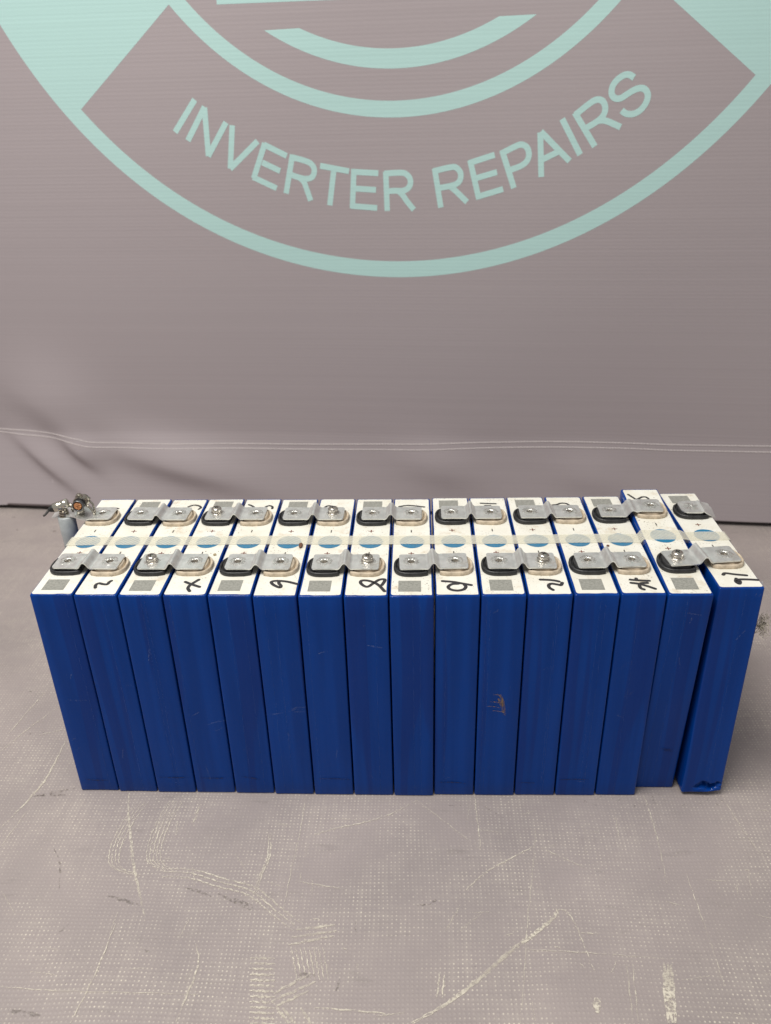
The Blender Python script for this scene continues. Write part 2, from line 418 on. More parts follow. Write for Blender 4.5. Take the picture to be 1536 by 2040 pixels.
LET = [  # crop origin, then letters as strokes in the crop (x5.12)
 ((330, 180), [[[(297, 94), (97, 427)]],
   [[(227, 514), (398, 168)], [(396, 172), (437, 672)], [(434, 672), (617, 326)]],
   [[(679, 356), (660, 800)], [(658, 800), (938, 518)]],
   [[(1012, 538), (898, 900)], [(1003, 553), (1236, 669)], [(985, 735), (1169, 823)], [(890, 884), (1133, 999)]],
   [[(1294, 655), (1229, 1052)], [(1285, 681), (1420, 718), (1478, 745), (1512, 790), (1514, 845), (1488, 888), (1430, 903), (1360, 888), (1280, 862)], [(1370, 895), (1410, 935), (1440, 1010), (1480, 1126)]]]),
 ((600, 280), [[[(193, 257), (489, 313)], [(333, 300), (292, 661)]],
   [[(538, 290), (523, 693)], [(520, 318), (787, 333)], [(545, 490), (764, 503)], [(512, 667), (776, 688)]],
   [[(862, 316), (878, 718)], [(850, 336), (1010, 328), (1068, 340), (1108, 385), (1114, 440), (1086, 490), (1030, 512), (960, 512), (885, 516)], [(985, 510), (1035, 555), (1080, 620), (1150, 706)]]]),
 ((850, 230), [[[(81, 540), (145, 940)], [(70, 568), (250, 527), (305, 535), (343, 580), (346, 640), (316, 690), (250, 716), (120, 742)], [(235, 722), (290, 765), (412, 883)]],
   [[(443, 456), (533, 855)], [(430, 487), (694, 401)], [(505, 640), (718, 577)], [(520, 829), (780, 750)]],
   [[(768, 352), (890, 741)], [(765, 386), (910, 313), (970, 297), (1022, 325), (1043, 390), (1025, 460), (965, 512), (860, 553)]],
   [[(1159, 172), (1169, 628)], [(1164, 164), (1458, 466)], [(1185, 447), (1335, 374)]]]),
 ((1050, 120), [[[(358, 598), (542, 964)]],
   [[(486, 533), (692, 880)], [(492, 557), (640, 440), (712, 402), (768, 415), (796, 470), (790, 535), (755, 590), (690, 640), (605, 690)], [(715, 618), (785, 614), (850, 635), (955, 683)]],
   [[(1093, 178), (1040, 147), (985, 155), (925, 195), (880, 250), (862, 310), (870, 360), (905, 390), (960, 385), (1030, 340), (1110, 295), (1175, 285), (1215, 310), (1232, 360), (1215, 430), (1165, 500), (1105, 540), (1050, 550), (1000, 540), (965, 511)]]])]
lay = 0
for (ox, oy), letters in LET:
    for L in letters:
        parts = []
        for st in L:
            pts = [V(*bpix(ox+x/5.12, oy+y/5.12), 0) for x, y in st]
            pts = catmull(pts, 7) if len(pts) > 2 else [pts[0].lerp(pts[1], i/4) for i in range(5)]
            rv, rf = ribbon(pts, 7.1, V(0, 0, 1)); lay = (lay+1) % 5
            parts.append(([bpos(p.x, p.y, .07+.03*lay) for p in rv], rf))
        obj('printed_letter', *merge(*parts), M['mint'], banner)
# ---- scratches on the floor
def fl(px, py, z=.25): 
    p = hit(px, py, V(0, 0, 0), V(0, 0, 1)); return V(p.x, p.y, z)
def drape(part): return ([V(q.x, q.y, q.z+floor_z(q.x, q.y)+.1) for q in part[0]], part[1])
sc = []
def scr(o, pts, w=1.1, s=2.0, par=((0, 0),)):
    for k, (dx, dy) in enumerate(par):
        P = [fl(o[0]+(x+dx)/s, o[1]+(y+dy)/s, .20+.03*(len(sc) % 6)) for x, y in pts]
        c = catmull(P, 8); ph = random.random()*6
        c = [p+V(.35*math.sin(i*1.7+ph), .35*math.cos(i*2.3+ph), 0) for i, p in enumerate(c)]
        sc.append(drape(ribbon(c, lambda t: w*(.35+.65*math.sin(math.pi*min(.97, max(.03, t)))), V(0, 0, 1))))
A, Bc, Lc = (0, 1540), (768, 1540), (0, 1000)
scr(A, [(515, 80), (512, 150), (520, 250), (530, 350), (545, 430), (560, 500), (575, 565)], 2.2)
scr(A, [(550, 115), (500, 180), (450, 270), (435, 330), (445, 375), (520, 405)], .9, 2, ((0, 0), (12, 2), (26, 0), (40, 3)))
scr(A, [(690, 110), (640, 190), (605, 280), (600, 350), (650, 390)], .9, 2, ((-12, 0), (0, 0), (14, 0), (28, 2), (42, 0)))
scr(A, [(650, 392), (760, 398), (880, 435), (1000, 470), (1100, 550), (1180, 610)], 1.3, 2, ((0, 0), (-10, 18), (20, -12)))
scr(A, [(795, 130), (770, 200)], 1.8); scr(A, [(1080, 240), (1075, 330), (1050, 390), (1020, 480)], 1.3, 2, ((0, 0), (-9, 4)))
scr(A, [(1215, 100), (1200, 210), (1160, 390), (1130, 540)], .7)
scr(A, [(1255, 245), (1340, 220), (1440, 200), (1536, 172), (1596, 145), (1661, 110)], 1.2)
scr(A, [(200, 0), (130, 90), (0, 225)], 1.6); scr(A, [(110, 150), (0, 300)], .8)
for q in ([(1180, 625), (1335, 605)], [(1160, 655), (1340, 630)], [(1150, 685), (1330, 650)], [(1090, 880), (1240, 800)], [(1080, 910), (1255, 835)], [(1095, 930), (1230, 870)], [(1100, 930), (1150, 1000)], [(1200, 940), (1240, 1000)], [(1125, 935), (1180, 1005)]): scr(A, q, 2.2)
for x in range(1160, 1300, 18): scr(A, [(x, 695), (x+12, 760), (x+24, 830)], 1.0)
for y in range(735, 1010, 22): scr(A, [(995, y), (1095, y+4)], 1.8)
scr(A, [(780, 680), (790, 760), (740, 900), (700, 1000)], 1.4); scr(A, [(460, 600), (380, 800), (280, 1000)], 1.2)
scr(A, [(1250, 935), (1536, 960)], 1.2); scr(A, [(1180, 430), (1370, 462)], .8); scr(A, [(0, 850), (300, 870), (800, 885)], .7)
scr(Bc, [(355, 80), (365, 180), (380, 300)], 1.1); scr(Bc, [(125, 110), (250, 205), (380, 305)], .6)
scr(Bc, [(595, 290), (500, 340), (400, 395), (320, 465)], 1.1); scr(Bc, [(300, 520), (235, 635)], .6)
scr(Bc, [(610, 292), (700, 335), (800, 380)], .7); scr(Bc, [(598, 230), (585, 400), (565, 600), (550, 850), (535, 1000)], .6)
scr(Bc, [(690, 542), (670, 580), (600, 640), (500, 715), (380, 820), (250, 920), (110, 1000)], 2.0, 2, ((0, 0), (-6, -3)))
scr(Bc, [(690, 542), (720, 550), (750, 590), (780, 660), (830, 790)], 1.0)
scr(Bc, [(1030, 90), (1060, 180), (1090, 290), (1120, 440)], 1.0); scr(Bc, [(1350, 110), (1420, 220), (1520, 360)], .7)
scr(Bc, [(1125, 760), (1130, 880), (1142, 1000)], 3.4, 2, ((-14, 0), (0, 0), (14, 0)))
scr(Bc, [(915, 170), (930, 255)], .7); scr(Bc, [(560, 705), (800, 718), (1150, 740)], .6); scr(Bc, [(780, 638), (850, 640)], .9)
scr(Bc, [(960, 750), (985, 1000)], .9, 2, ((0, 0), (22, 0))); scr(Bc, [(215, 800), (205, 900)], 1.4, 2, ((0, 0), (20, 0))); scr(Bc, [(1475, 148), (1540, 150)], .9)
scr(Bc, [(840, 900), (845, 960)], 5.5); scr(Bc, [(1200, 410), (1240, 520), (1300, 690), (1350, 850)], .7)
scr(Lc, [(340, 1250), (60, 1570)], 1.0, 3.4); scr(Lc, [(380, 1400), (190, 1540), (0, 1690)], .9, 3.4)
scr(Lc, [(440, 1630), (370, 1770), (290, 1910), (200, 2000)], 1.6, 3.4); scr(Lc, [(260, 1580), (420, 1545)], .8, 3.4)
for k in range(46):    # short hairline scratches
    x, y = random.uniform(0, 1536), random.uniform(1600, 2030); an = random.choice((random.gauss(1.4, .4), random.gauss(0, .25))); l = random.uniform(8, 60)
    scr((0, 0), [(x, y), (x+l*.5*math.cos(an)+random.uniform(-2, 2), y+l*.5*math.sin(an)), (x+l*math.cos(an), y+l*math.sin(an))], .45, 1)
so = obj('scratch', *merge(*sc), M['scratch'], floor); so['kind'] = 'stuff'
sc = []
for o, pts, w in ((A, [(735, 455), (790, 470), (840, 490)], 2.6), (A, [(870, 480), (950, 520), (1000, 545)], 3), (A, [(930, 500), (1020, 540)], 3), (A, [(215, 300), (240, 370), (235, 465)], 1.6), (A, [(230, 640), (275, 600)], 1.6), (A, [(430, 490), (560, 525)], 3), (A, [(560, 705), (600, 712)], 2), (A, [(30, 945), (160, 965)], 4),
                  (A, [(130, 95), (300, 62)], 3.5), (A, [(1340, 870), (1355, 820)], 1.8), (A, [(1415, 590), (1418, 650)], 1.4), (A, [(1165, 800), (1270, 815)], 3.4), (Bc, [(180, 520), (205, 500)], 1.8), (Bc, [(120, 525), (180, 522)], 1.4), (Bc, [(395, 135), (470, 180)], 1.2), (Bc, [(250, 130), (280, 133)], 1.4), (Lc, [(195, 1575), (220, 1565)], 2.2), (Lc, [(280, 1565), (300, 1560)], 2.2), (Lc, [(200, 1290), (215, 1285)], 2), (Lc, [(85, 105), (100, 108)], 4), (Lc, [(360, 198), (380, 200)], 6), (Lc, [(110, 190), (130, 192)], 4), (Lc, [(240, 1990), (460, 1985)], 2.4)):
    scr(o, pts, w, 3.4 if o is Lc else 2)
for k in range(26):
    x, y = random.uniform(1150, 1440), random.uniform(1583, 1604)
    scr((0, 0), [(x, y), (x+random.uniform(-9, 9), y+random.uniform(-4, 4)), (x+random.uniform(-14, 14), y+random.uniform(-6, 6))], .5, 1)
so = obj('scuff', *merge(*sc), M['scuff'], floor); so['kind'] = 'stuff'
# ------------------------------------------------------------------ battery cells
D, H, T, PIT = 174.0, 218.0, 35.45, 36.65
RB = 1.6
def axis_lines(L, r, n, extra=()):
    a = [r*(1-math.cos(math.radians(t))) for t in (0, 30, 60, 90)]
    mid = [r+(L-2*r)*i/n for i in range(1, n)]
    return sorted(set([round(v, 4) for v in a+mid+[L-v for v in a]+list(extra)]))
def rounded_box(lx, ly, lz, nx, ny, nz, r, ez=(), ex=(), disp=None):
    X, Y, Z = axis_lines(lx, r, nx, ex), axis_lines(ly, r, ny), axis_lines(lz, r, nz, ez)
    idx, vs, fs = {}, [], []
    def vid(p):
        k = tuple(round(c, 3) for c in p)
        if k not in idx:
            q = V(*p); c = V(*(min(max(q[i], r), (lx, ly, lz)[i]-r) for i in range(3))); d = q-c
            w = c+d.normalized()*r if d.length > 1e-6 else q
            if disp: w = disp(w)
            idx[k] = len(vs); vs.append(w)
        return idx[k]
    def face(A, B, f, flip):
        for i in range(len(A)-1):
            for j in range(len(B)-1):
                q = [vid(f(A[i], B[j])), vid(f(A[i+1], B[j])), vid(f(A[i+1], B[j+1])), vid(f(A[i], B[j+1]))]
                fs.append(tuple(reversed(q)) if flip else tuple(q))
    face(X, Z, lambda a, b: (a, 0, b), False); face(X, Z, lambda a, b: (a, ly, b), True)
    face(Y, Z, lambda a, b: (0, a, b), True); face(Y, Z, lambda a, b: (lx, a, b), False)
    face(X, Y, lambda a, b: (a, b, 0), True); face(X, Y, lambda a, b: (a, b, lz), False)
    return vs, fs
def wavy(seed, dent=False):
    def f(w):
        w = w.copy()
        n = mnoise.noise(V(w.x*.03+seed*5, w.y*.02, w.z*.014+seed))
        if w.y < 2: w.y += .5*n
        if w.z > H-2.5: w.z += .12*mnoise.noise(V(w.x*.1+seed, w.y*.05, 3))
        if dent:
            e = ((w.x-22.5)/13.0)**2+((w.z-8.0-1.8*math.sin(w.x*.45))/4.6)**2+.55*mnoise.noise(V(w.x*.28, 9, w.z*.3))
            if w.y < 12 and e < 1: w.y += (7.5+2.2*mnoise.noise(V(w.x*.35, 3, w.z*.5)))*max(0, min(1, 1-e))
            if w.y < 30 and w.z < 6:      # crushed bottom rim curls up towards the right-hand corner
                w.z += (6-w.z)/6*max(0, (w.x-4)/T)*3.0*(1-w.y/30)
                w.y += -1.6*max(0, 1-abs(w.x-22)/15)*(1-w.z/8)*(1-w.y/30)
        return w
    return f
def cell_matrix(i):
    if i == 14: return Matrix.Translation((513.6, 10.1, 0)) @ Matrix.Rotation(math.radians(2.64), 4, 'X')
    if i == 15: return Matrix.Translation((553.8, 1.1, 3.24)) @ Matrix.Rotation(math.radians(.6), 4, 'Z') @ Matrix.Rotation(math.radians(-.82), 4, 'X')
    dy = [2.0, 1.0, .4, .5, 0, -1.0, -1.2, -1.4, -1.8, -.4, -.6, -.2, 0, .6][i]
    return Matrix.Translation((i*PIT+.6, dy, 0)) @ Matrix.Rotation(math.radians([.12, 0, -.1, .1, 0, .08, -.06, 0, .05, -.1, 0, .1, 0, -.05][i]), 4, 'Z')
CM = [cell_matrix(i) for i in range(16)]
CI = [mm.inverted() for mm in CM]
def on_top(i, px, py, dz=.35):
    n = (CM[i].to_3x3() @ V(0, 0, 1)); p0 = CM[i] @ V(0, 0, H)
    q = CI[i] @ hit(px, py, p0, n); return V(q.x, q.y, H+dz)
def on_front(i, px, py, dy=-.75):
    n = (CM[i].to_3x3() @ V(0, -1, 0)); p0 = CM[i] @ V(0, 0, 0)
    q = CI[i] @ hit(px, py, p0, n); return V(q.x, dy, q.z)
def gasket(rev):
    """D-shaped moulding round one terminal, centred on the terminal, straight side towards +x (or -x when rev)"""
    out = []
    for k in range(17):                              # round side
        a = math.radians(90+180*k/16); ca, sa = math.cos(a), math.sin(a)
        out.append((-1.0+13.7*math.copysign(abs(ca)**.78, ca), 14.4*math.copysign(abs(sa)**.8, sa)))
    out += [(8, -14.1), (12.3, -12.8), (13.6, -12.2), (13.8, -6), (13.8, 6), (13.6, 12.2), (12.3, 12.8), (8, 14.1)]
    sg = -1 if rev else 1
    rings = []
    for s, z in ((1, 0), (1.01, 1.0), (1, 2.9), (.965, 3.7), (.90, 3.75), (.865, 3.1), (.85, 1.9), (.80, 1.8), (.775, 2.4), (.765, 4.9), (.74, 5.2), (.55, 5.25)):
        r = [V(sg*x*s, y*s, z) for x, y in out]
        rings.append(r if not rev else list(reversed(r)))
    return loft(rings, True, False)
def disk(c, rx, ry, n=28, jit=0):
    vs = [c]+[c+V(rx*math.cos(2*math.pi*i/n), ry*math.sin(2*math.pi*i/n), 0)*(1+random.uniform(-jit, jit)) for i in range(n)]
    return vs, [(0, 1+i, 1+(i+1) % n) for i in range(n)]
def label_shape(i):
    rnd = random.Random(40+i); x0, x1, y0, y1 = 1.2+rnd.uniform(-.3, .4), T-1.3+rnd.uniform(-.4, .3), 1.9+rnd.uniform(-.6, .5), D-1.9+rnd.uniform(-.9, .3)
    pts = []
    def corner(cx, cy, a0, r):
        for k in range(5):
            a = math.radians(a0+90*k/4); pts.append((cx+r*math.cos(a), cy+r*math.sin(a)))
    r = [rnd.uniform(.5, 2.4) for _ in range(4)]
    corner(x0+r[0], y0+r[0], 180, r[0])
    nseg = 9; step = rnd.uniform(-.4, .4); cut = rnd.randrange(2, 8)
    for k in range(1, nseg): pts.append((x0+r[0]+(x1-x0-r[0]-r[1])*k/nseg, y0+rnd.uniform(-.12, .12)+(step if k > cut else 0)))
    corner(x1-r[1], y0+r[1], 270, r[1]); 
    for k in range(1, 14): pts.append((x1+rnd.uniform(-.18, .12), y0+r[1]+(y1-y0-r[1]-r[2])*k/14))
    corner(x1-r[2], y1-r[2], 0, r[2]); corner(x0+r[3], y1-r[3], 90, r[3])
    for k in range(1, 14): pts.append((x0+rnd.uniform(-.12, .18), y1-r[3]-(y1-y0-r[0]-r[3])*k/14))
    n = len(pts)
    rings = [[V(x, y, H-.1) for x, y in pts], [V(x, y, H+.14) for x, y in pts]]
    return loft(rings, False, True)
def strokes(fn, lists, w, lift=.0):
    parts = []
    for k, pts in enumerate(lists):
        P = [fn(*p) for p in pts]; c = catmull(P, 7)
        nr = V(0, 0, 1)
        c = [p+V(0, 0, .03*k) for p in c]
        rv, rf = ribbon(c, w, nr)
        parts.append((rv, rf))
        for e, q in ((c[0], 0), (c[-1], 1)):                       # round pen ends
            dv, df = disk(e+V(0, 0, .015+.01*q), w*.5, w*.5, 12); parts.append((dv, df))
    return merge(*parts)
def cr(o, s, lists): return [[(o[0]+x/s, o[1]+y/s) for x, y in l] for l in lists]
NUM = {
 1: cr((160, 1130), 7.68, [[(230, 318), (237, 275), (285, 250), (345, 262), (410, 265), (443, 232), (475, 212)]]),
 3: cr((340, 1130), 7.68, [[(225, 228), (320, 265), (442, 305)], [(430, 195), (330, 255), (285, 290), (265, 330), (290, 370)]]),
 5: cr((520, 1130), 5.69, [[(405, 192), (300, 167), (190, 157), (122, 166), (128, 192), (175, 220), (215, 232), (226, 213), (205, 188), (202, 166)]]),
 7: cr((520, 1130), 5.69, [[(1400, 275), (1340, 212), (1280, 176), (1210, 155), (1142, 155), (1130, 182), (1170, 216), (1215, 222), (1280, 180), (1340, 145), (1398, 140), (1400, 162), (1370, 205)]]),
 9: cr((860, 1130), 5.69, [[(122, 160), (250, 170), (350, 188), (448, 205)], [(300, 190), (230, 195), (187, 225), (215, 255), (290, 268), (360, 255), (387, 225), (370, 200)]]),
 11: cr((860, 1130), 5.69, [[(1232, 143), (1330, 147), (1400, 155), (1443, 165)], [(1375, 260), (1335, 235), (1327, 205), (1360, 190), (1430, 200), (1465, 205), (1480, 180)]]),
 13: cr((1230, 1110), 5.12, [[(132, 232), (230, 240), (323, 243)], [(190, 220), (200, 236)], [(140, 265), (220, 275), (310, 300), (385, 325)], [(305, 265), (240, 270), (225, 295), (240, 320), (270, 332)]]),
 15: cr((1230, 1110), 5.12, [[(1078, 182), (1100, 166), (1200, 178), (1315, 188)], [(1430, 235), (1330, 230), (1250, 230), (1215, 240)], [(1212, 222), (1208, 250), (1228, 268), (1245, 272), (1250, 250), (1228, 245), (1230, 262)]]),
 0: cr((190, 980), 4.151, [[(120, 133), (150, 133), (190, 140)]]),
 2: cr((190, 980), 4.151, [[(770, 125), (810, 112), (850, 115), (874, 130), (855, 145)]]),
 4: cr((190, 980), 4.151, [[(1270, 108), (1290, 115), (1312, 127)], [(1410, 125), (1440, 115), (1464, 125), (1462, 140)]]),
 6: cr((620, 980), 4.042, [[(108, 128), (130, 115), (160, 115), (190, 122)]]),
 8: cr((620, 980), 4.042, [[(710, 120), (760, 112), (820, 113), (910, 123)]]),
 10: cr((620, 980), 4.042, [[(1365, 93), (1425, 95), (1485, 97)], [(1400, 112), (1440, 112)]]),
 12: cr((1000, 960), 3.84, [[(390, 178), (420, 175), (450, 165), (490, 167), (515, 180)]]),
 14: cr((1000, 960), 3.84, [[(965, 98), (1000, 120), (1030, 135), (1070, 118), (1100, 118), (1120, 130)]])}
WRITE = {1: '2', 3: '4', 5: '6', 7: '8', 9: '10', 11: '12', 13: '14', 15: '16'}
CLAB = ['blue battery cell at the cable clamp end of the row', 'blue battery cell with two handwritten in black on top',
        'blue battery cell standing between those handwritten two and four', 'blue battery cell with a four like an x handwritten on top',
        'blue battery cell standing between those handwritten four and six', 'blue battery cell with six handwritten in black on top',
        'blue battery cell standing between those handwritten six and eight', 'blue battery cell with eight handwritten in black on top',
        'blue battery cell standing between those handwritten eight and ten', 'blue battery cell with ten handwritten in black on top',
        'blue battery cell with an ochre smear on its narrow front', 'blue battery cell with twelve handwritten in black on top',
        'blue battery cell standing between those handwritten twelve and fourteen', 'blue battery cell with fourteen handwritten in black on top',
        'tilted blue battery cell raised at the back next to the dented end cell', 'blue battery cell with sixteen handwritten on top and a dented bottom edge']
GB, GW = gasket(False), gasket(True)
TX, TY = 17.2, (43.0, 131.0)
proto = {}
for i in range(16):
    root = empty('battery_cell', CM[i], CLAB[i], 'battery cell', 'row of blue battery cells')
    if i == 15: bv = rounded_box(T, D, H, 26, 8, 20, RB, [2.5+.7*k for k in range(24)], (), wavy(i, True))
    else: bv = rounded_box(T, D, H, 4, 8, 14, RB, (), (), wavy(i))
    obj('case', *bv, M['blue'], root, True)
    obj('label', *label_shape(i), M['label'], root)
    pos_front = (i % 2 == 0)
    for row in (0, 1):
        pos = pos_front if row == 0 else not pos_front
        key = 'black' if pos else 'beige'
        if key not in proto:
            g = proto[key] = obj('terminal_gasket', *(GB if pos else GW), M[key], root, True)
        else: g = share(proto[key], root)
        jr = random.Random(i*7+row)
        g.matrix_local = Matrix.Translation(V(TX+(-.4 if pos else .4)+jr.uniform(-.5, .5), TY[row]+jr.uniform(-.4, .4), H+.12)*MM) @ Matrix.Rotation(math.radians(jr.uniform(-2.5, 2.5)), 4, 'Z')
        if 'post' not in proto:
            t = proto['post'] = obj('terminal_post', *turned(V(0, 0, 0), V(0, 0, 1), [(8.6, 0), (8.6, 5.2), (8.3, 5.48), (2.9, 5.48), (2.7, 5.0), (2.3, 4.4), (.6, 4.2)], 24), M['hole'], root, False)
        else: t = share(proto['post'], root)
        t.matrix_local = Matrix.Translation(V(TX, TY[row], H+.12)*MM)
        y = (67.0, 107.0)[row]; z = H+.26
        if pos:
            pv = merge(*[([V(TX+a, y+b, z+e), V(TX+c, y+b, z+e), V(TX+c, y+d, z+e), V(TX+a, y+d, z+e)], [(0, 1, 2, 3)]) for a, b, c, d, e in ((-2.5, -.45, 2.5, .45, 0), (-.45, -2.4, .45, 2.4, .02))])
        else: pv = ([V(TX-.5, y-2.3, z), V(TX+.5, y-2.3, z), V(TX+.5, y+2.3, z), V(TX-.5, y+2.3, z)], [(0, 1, 2, 3)])
        obj('polarity_mark', *pv, M['plus' if pos else 'minus'], root)
    jr = random.Random(i+90)
    obj('vent_disc', *disk(V(17.9+jr.uniform(-.4, .4), 87+jr.uniform(-.5, .5), H+.24), 10.9, 11.2), M['disc'], root)
    y0 = 6.9 if pos_front else 151.2; x0 = 7.0+jr.uniform(-.5, .6)
    obj('code_patch', [V(x0, y0, H+.24), V(x0+18.4, y0, H+.24), V(x0+18.4, y0+16.2, H+.24), V(x0, y0+16.2, H+.24)], [(0, 1, 2, 3)], M['grey'], root)
    nm = obj('handwritten_number', *strokes(lambda px, py: on_top(i, px, py, .32), NUM[i], 2.9 if i % 2 else 2.3), M['ink'], root)
    if i in WRITE: nm['label'] = 'black handwritten number ' + WRITE[i]
    root_i = root
    # marks on the narrow front
    def fdecal(name, lists, w, mat, z0=-.8):
        for k, pts in enumerate(lists):
            c = catmull([on_front(i, px, py, z0-.02*k) for px, py in pts], 6)
            obj(name, *ribbon(c, lambda t: w*(.4+.6*math.sin(math.pi*min(.97, max(.03, t)))), V(0, -1, 0)), mat, root_i)
    F5, F6 = (40, 1180), (776, 1180)
    ML = {0: (F5, [[(262, 750), (300, 754), (355, 754)]]), 2: (F5, [[(562, 742), (625, 744), (690, 743)]]), 3: (F5, [[(725, 744), (790, 746), (852, 744)]]), 4: (F5, [[(892, 739), (930, 744), (966, 752)]]),
          6: (F5, [[(1200, 749), (1265, 748), (1332, 751)]]), 9: (F6, [[(192, 762), (250, 762), (305, 766)]]), 11: (F6, [[(518, 765), (545, 764), (585, 765)]]), 12: (F6, [[(682, 752), (740, 750), (800, 751)]]), 14: (F6, [[(1090, 627), (1115, 630), (1140, 632)], [(1100, 634), (1140, 637)]])}
    if i in ML: fdecal('marker_line', cr(ML[i][0], 2.021, ML[i][1]), .9, M['line'])
    if i == 10:
        fdecal('stain', cr(F6, 2.021, [[(446, 408), (456, 440), (464, 492)], [(437, 425), (452, 455), (458, 482)]]), 2.6, M['stain'])
        fdecal('stain', cr(F6, 2.021, [[(418, 409), (436, 410), (448, 420)], [(404, 438), (432, 440), (456, 448)], [(392, 456), (425, 458), (456, 466)], [(415, 474), (440, 476), (458, 480)]]), .9, M['stain'])
    RUB = {5: (F5, [[(1085, 478), (1110, 468), (1148, 470)], [(1090, 470), (1120, 460), (1150, 462)], [(1100, 480), (1150, 478)], [(1010, 490), (1060, 482)]]), 4: (F5, [[(755, 530), (790, 520), (830, 512)], [(750, 700), (770, 760)]]), 6: (F5, [[(1195, 250), (1215, 240), (1240, 238)]]), 7: (F5, [[(1390, 210), (1420, 215), (1460, 222)], [(1405, 735), (1440, 750)]]),
           10: (F6, [[(415, 85), (430, 75), (440, 65)]]), 15: (F6, [[(1470, 15), (1478, 2)], [(1488, 12), (1498, 2)]]), 0: (F5, [[(190, 430), (230, 434), (270, 432)], [(100, 150), (104, 162)]]), 3: (F5, [[(690, 500), (720, 480)]])}
    if i in RUB: fdecal('rub_mark', cr(RUB[i][0], 2.021, RUB[i][1]), .9, M['rub'], -.7)
    rn = random.Random(200+i)
    for k in range(rn.randrange(1, 3)):            # wrap seams running down the front
        x = rn.uniform(4, T-4); a = [V(x+rn.uniform(-.5, .5)*j/6, -.72, H-4-(H-9)*j/6) for j in range(7)]
        obj('wrap_seam', *ribbon(a, .45, V(0, -1, 0)), M['seam'], root)
    for k in range(rn.randrange(1, 4)):            # faint scuffs
        x, z = rn.uniform(3, T-3), rn.uniform(8, H-15); an = rn.gauss(.35, .5) if rn.random() < .7 else rn.gauss(1.5, .2); l = rn.uniform(3, 14)
        a = [V(min(T-1.8, max(1.8, x+l*t*math.cos(an))), -.74, z+l*t*math.sin(an)+rn.uniform(-.3, .3)) for t in (0, .35, .7, 1)]
        obj('rub_mark', *ribbon(catmull(a, 4), rn.uniform(.35, .9), V(0, -1, 0)), M['rub'], root)
    if i == 15:
        # torn clear wrap standing off the corner
        vs, fs = [], []
        for a in range(9):
            for b in range(5):
                t = a/8; s = b/4
                vs.append(V(T+.2+2.6*t*s+2.0*math.sin(t*3)*s, 4+7*s, H-1-22*t+3*math.sin(s*4+t*5)))
        for a in range(8):
            for b in range(4): fs.append((a*5+b, a*5+b+1, a*5+b+6, a*5+b+5))
        obj('torn_wrap', vs, fs, M['torn'], root, True)
# ------------------------------------------------------------------ busbars
def plate2d(x0, x1, w, holes, r=2.6, step=2.0):
    out = []
    for cx, cy, a0 in ((x1-r, w/2-r, 0), (x0+r, w/2-r, 90), (x0+r, -w/2+r, 180), (x1-r, -w/2+r, 270)):
        for k in range(5):
            a = math.radians(a0+90*k/4); out.append((cx+r*math.cos(a), cy+r*math.sin(a)))
    dense = []
    for k, p in enumerate(out):
        q = out[(k+1) % len(out)]; dense.append(p)
        if abs(q[0]-p[0]) > 6:
            xs = sorted(set([v*.6 for v in range(-15, 16)]+[v*3.0 for v in range(-20, 20)]), reverse=q[0] < p[0])
            dense += [(x, p[1]) for x in xs if min(p[0], q[0])+.4 < x < max(p[0], q[0])-.4]
    out = dense
    n = len(out); pts = [Vector(p) for p in out]; edges = [(k, (k+1) % n) for k in range(n)]
    for hx, hr in holes:
        b = len(pts); nn = 20
        pts += [Vector((hx+hr*math.cos(2*math.pi*k/nn), hr*math.sin(2*math.pi*k/nn))) for k in range(nn)]
        edges += [(b+k, b+(k+1) % nn) for k in range(nn)]
    x = x0+step
    xs = []
    while x < x1-1: xs.append(x); x += step
    for x in xs + [v*.6 for v in range(-15, 16)]:
        for y in (-w/2+1.2, -w/4, 0, w/4, w/2-1.2):
            if all(math.hypot(x-hx, y) > hr+.7 for hx, hr in holes) and x0+1 < x < x1-1: pts.append(Vector((x, y)))
    v2, e2, f2 = delaunay_2d_cdt(pts, edges, [], 1, .0005)[:3]
    keep = []
    for f in f2:
        c = sum((v2[i] for i in f), Vector((0, 0)))/len(f)
        if all(math.hypot(c.x-hx, c.y) > hr*.985 for hx, hr in holes): keep.append(tuple(f))
    return v2, keep
def solid(v2, faces, zf, th):
    nv = len(v2); vs = [V(p.x, p.y, zf(p.x, p.y)+th) for p in v2]+[V(p.x, p.y, zf(p.x, p.y)) for p in v2]
    fs = []; cnt = {}
    for f in faces:
        a = sum((v2[f[k]].x*v2[f[(k+1) % len(f)]].y-v2[f[(k+1) % len(f)]].x*v2[f[k]].y) for k in range(len(f)))
        f = f if a > 0 else tuple(reversed(f))
        fs.append(f); fs.append(tuple(i+nv for i in reversed(f)))
        for k in range(len(f)): cnt[(f[k], f[(k+1) % len(f)])] = 1
    for (a, b) in list(cnt):
        if (b, a) not in cnt: fs.append((b, a, a+nv, b+nv))
    return vs, fs
def weld_ring(cx, z, seed, r0=3.0, r1=7.4):
    rnd = random.Random(seed); n = 36; radii = [r0, r0+.25, r0+.9, r0+1.6, r0+2.3, r0+3.1, r1]
    base = [-.5, .32, .42, .18, .40, .26, -.06]; vs, fs = [], []
    for k, r in enumerate(radii):
        for i in range(n):
            a = 2*math.pi*i/n; j = rnd.uniform(-.36, .36) if 0 < k < 6 else 0
            rr = r+(rnd.uniform(-.22, .22) if k > 1 else 0)
            vs.append(V(cx+rr*math.cos(a), rr*math.sin(a), z+base[k]+j*1.3))
    for k in range(len(radii)-1):
        for i in range(n):
            j = (i+1) % n; fs.append((k*n+i, (k+1)*n+i, (k+1)*n+j, k*n+j))
    return vs, fs
TH, BW = 1.05, 24.0
def seat(i, row): return CM[i] @ V(TX, TY[row], H+5.6)
def sstep(t): t = max(0, min(1, t)); return t*t*(3-2*t)
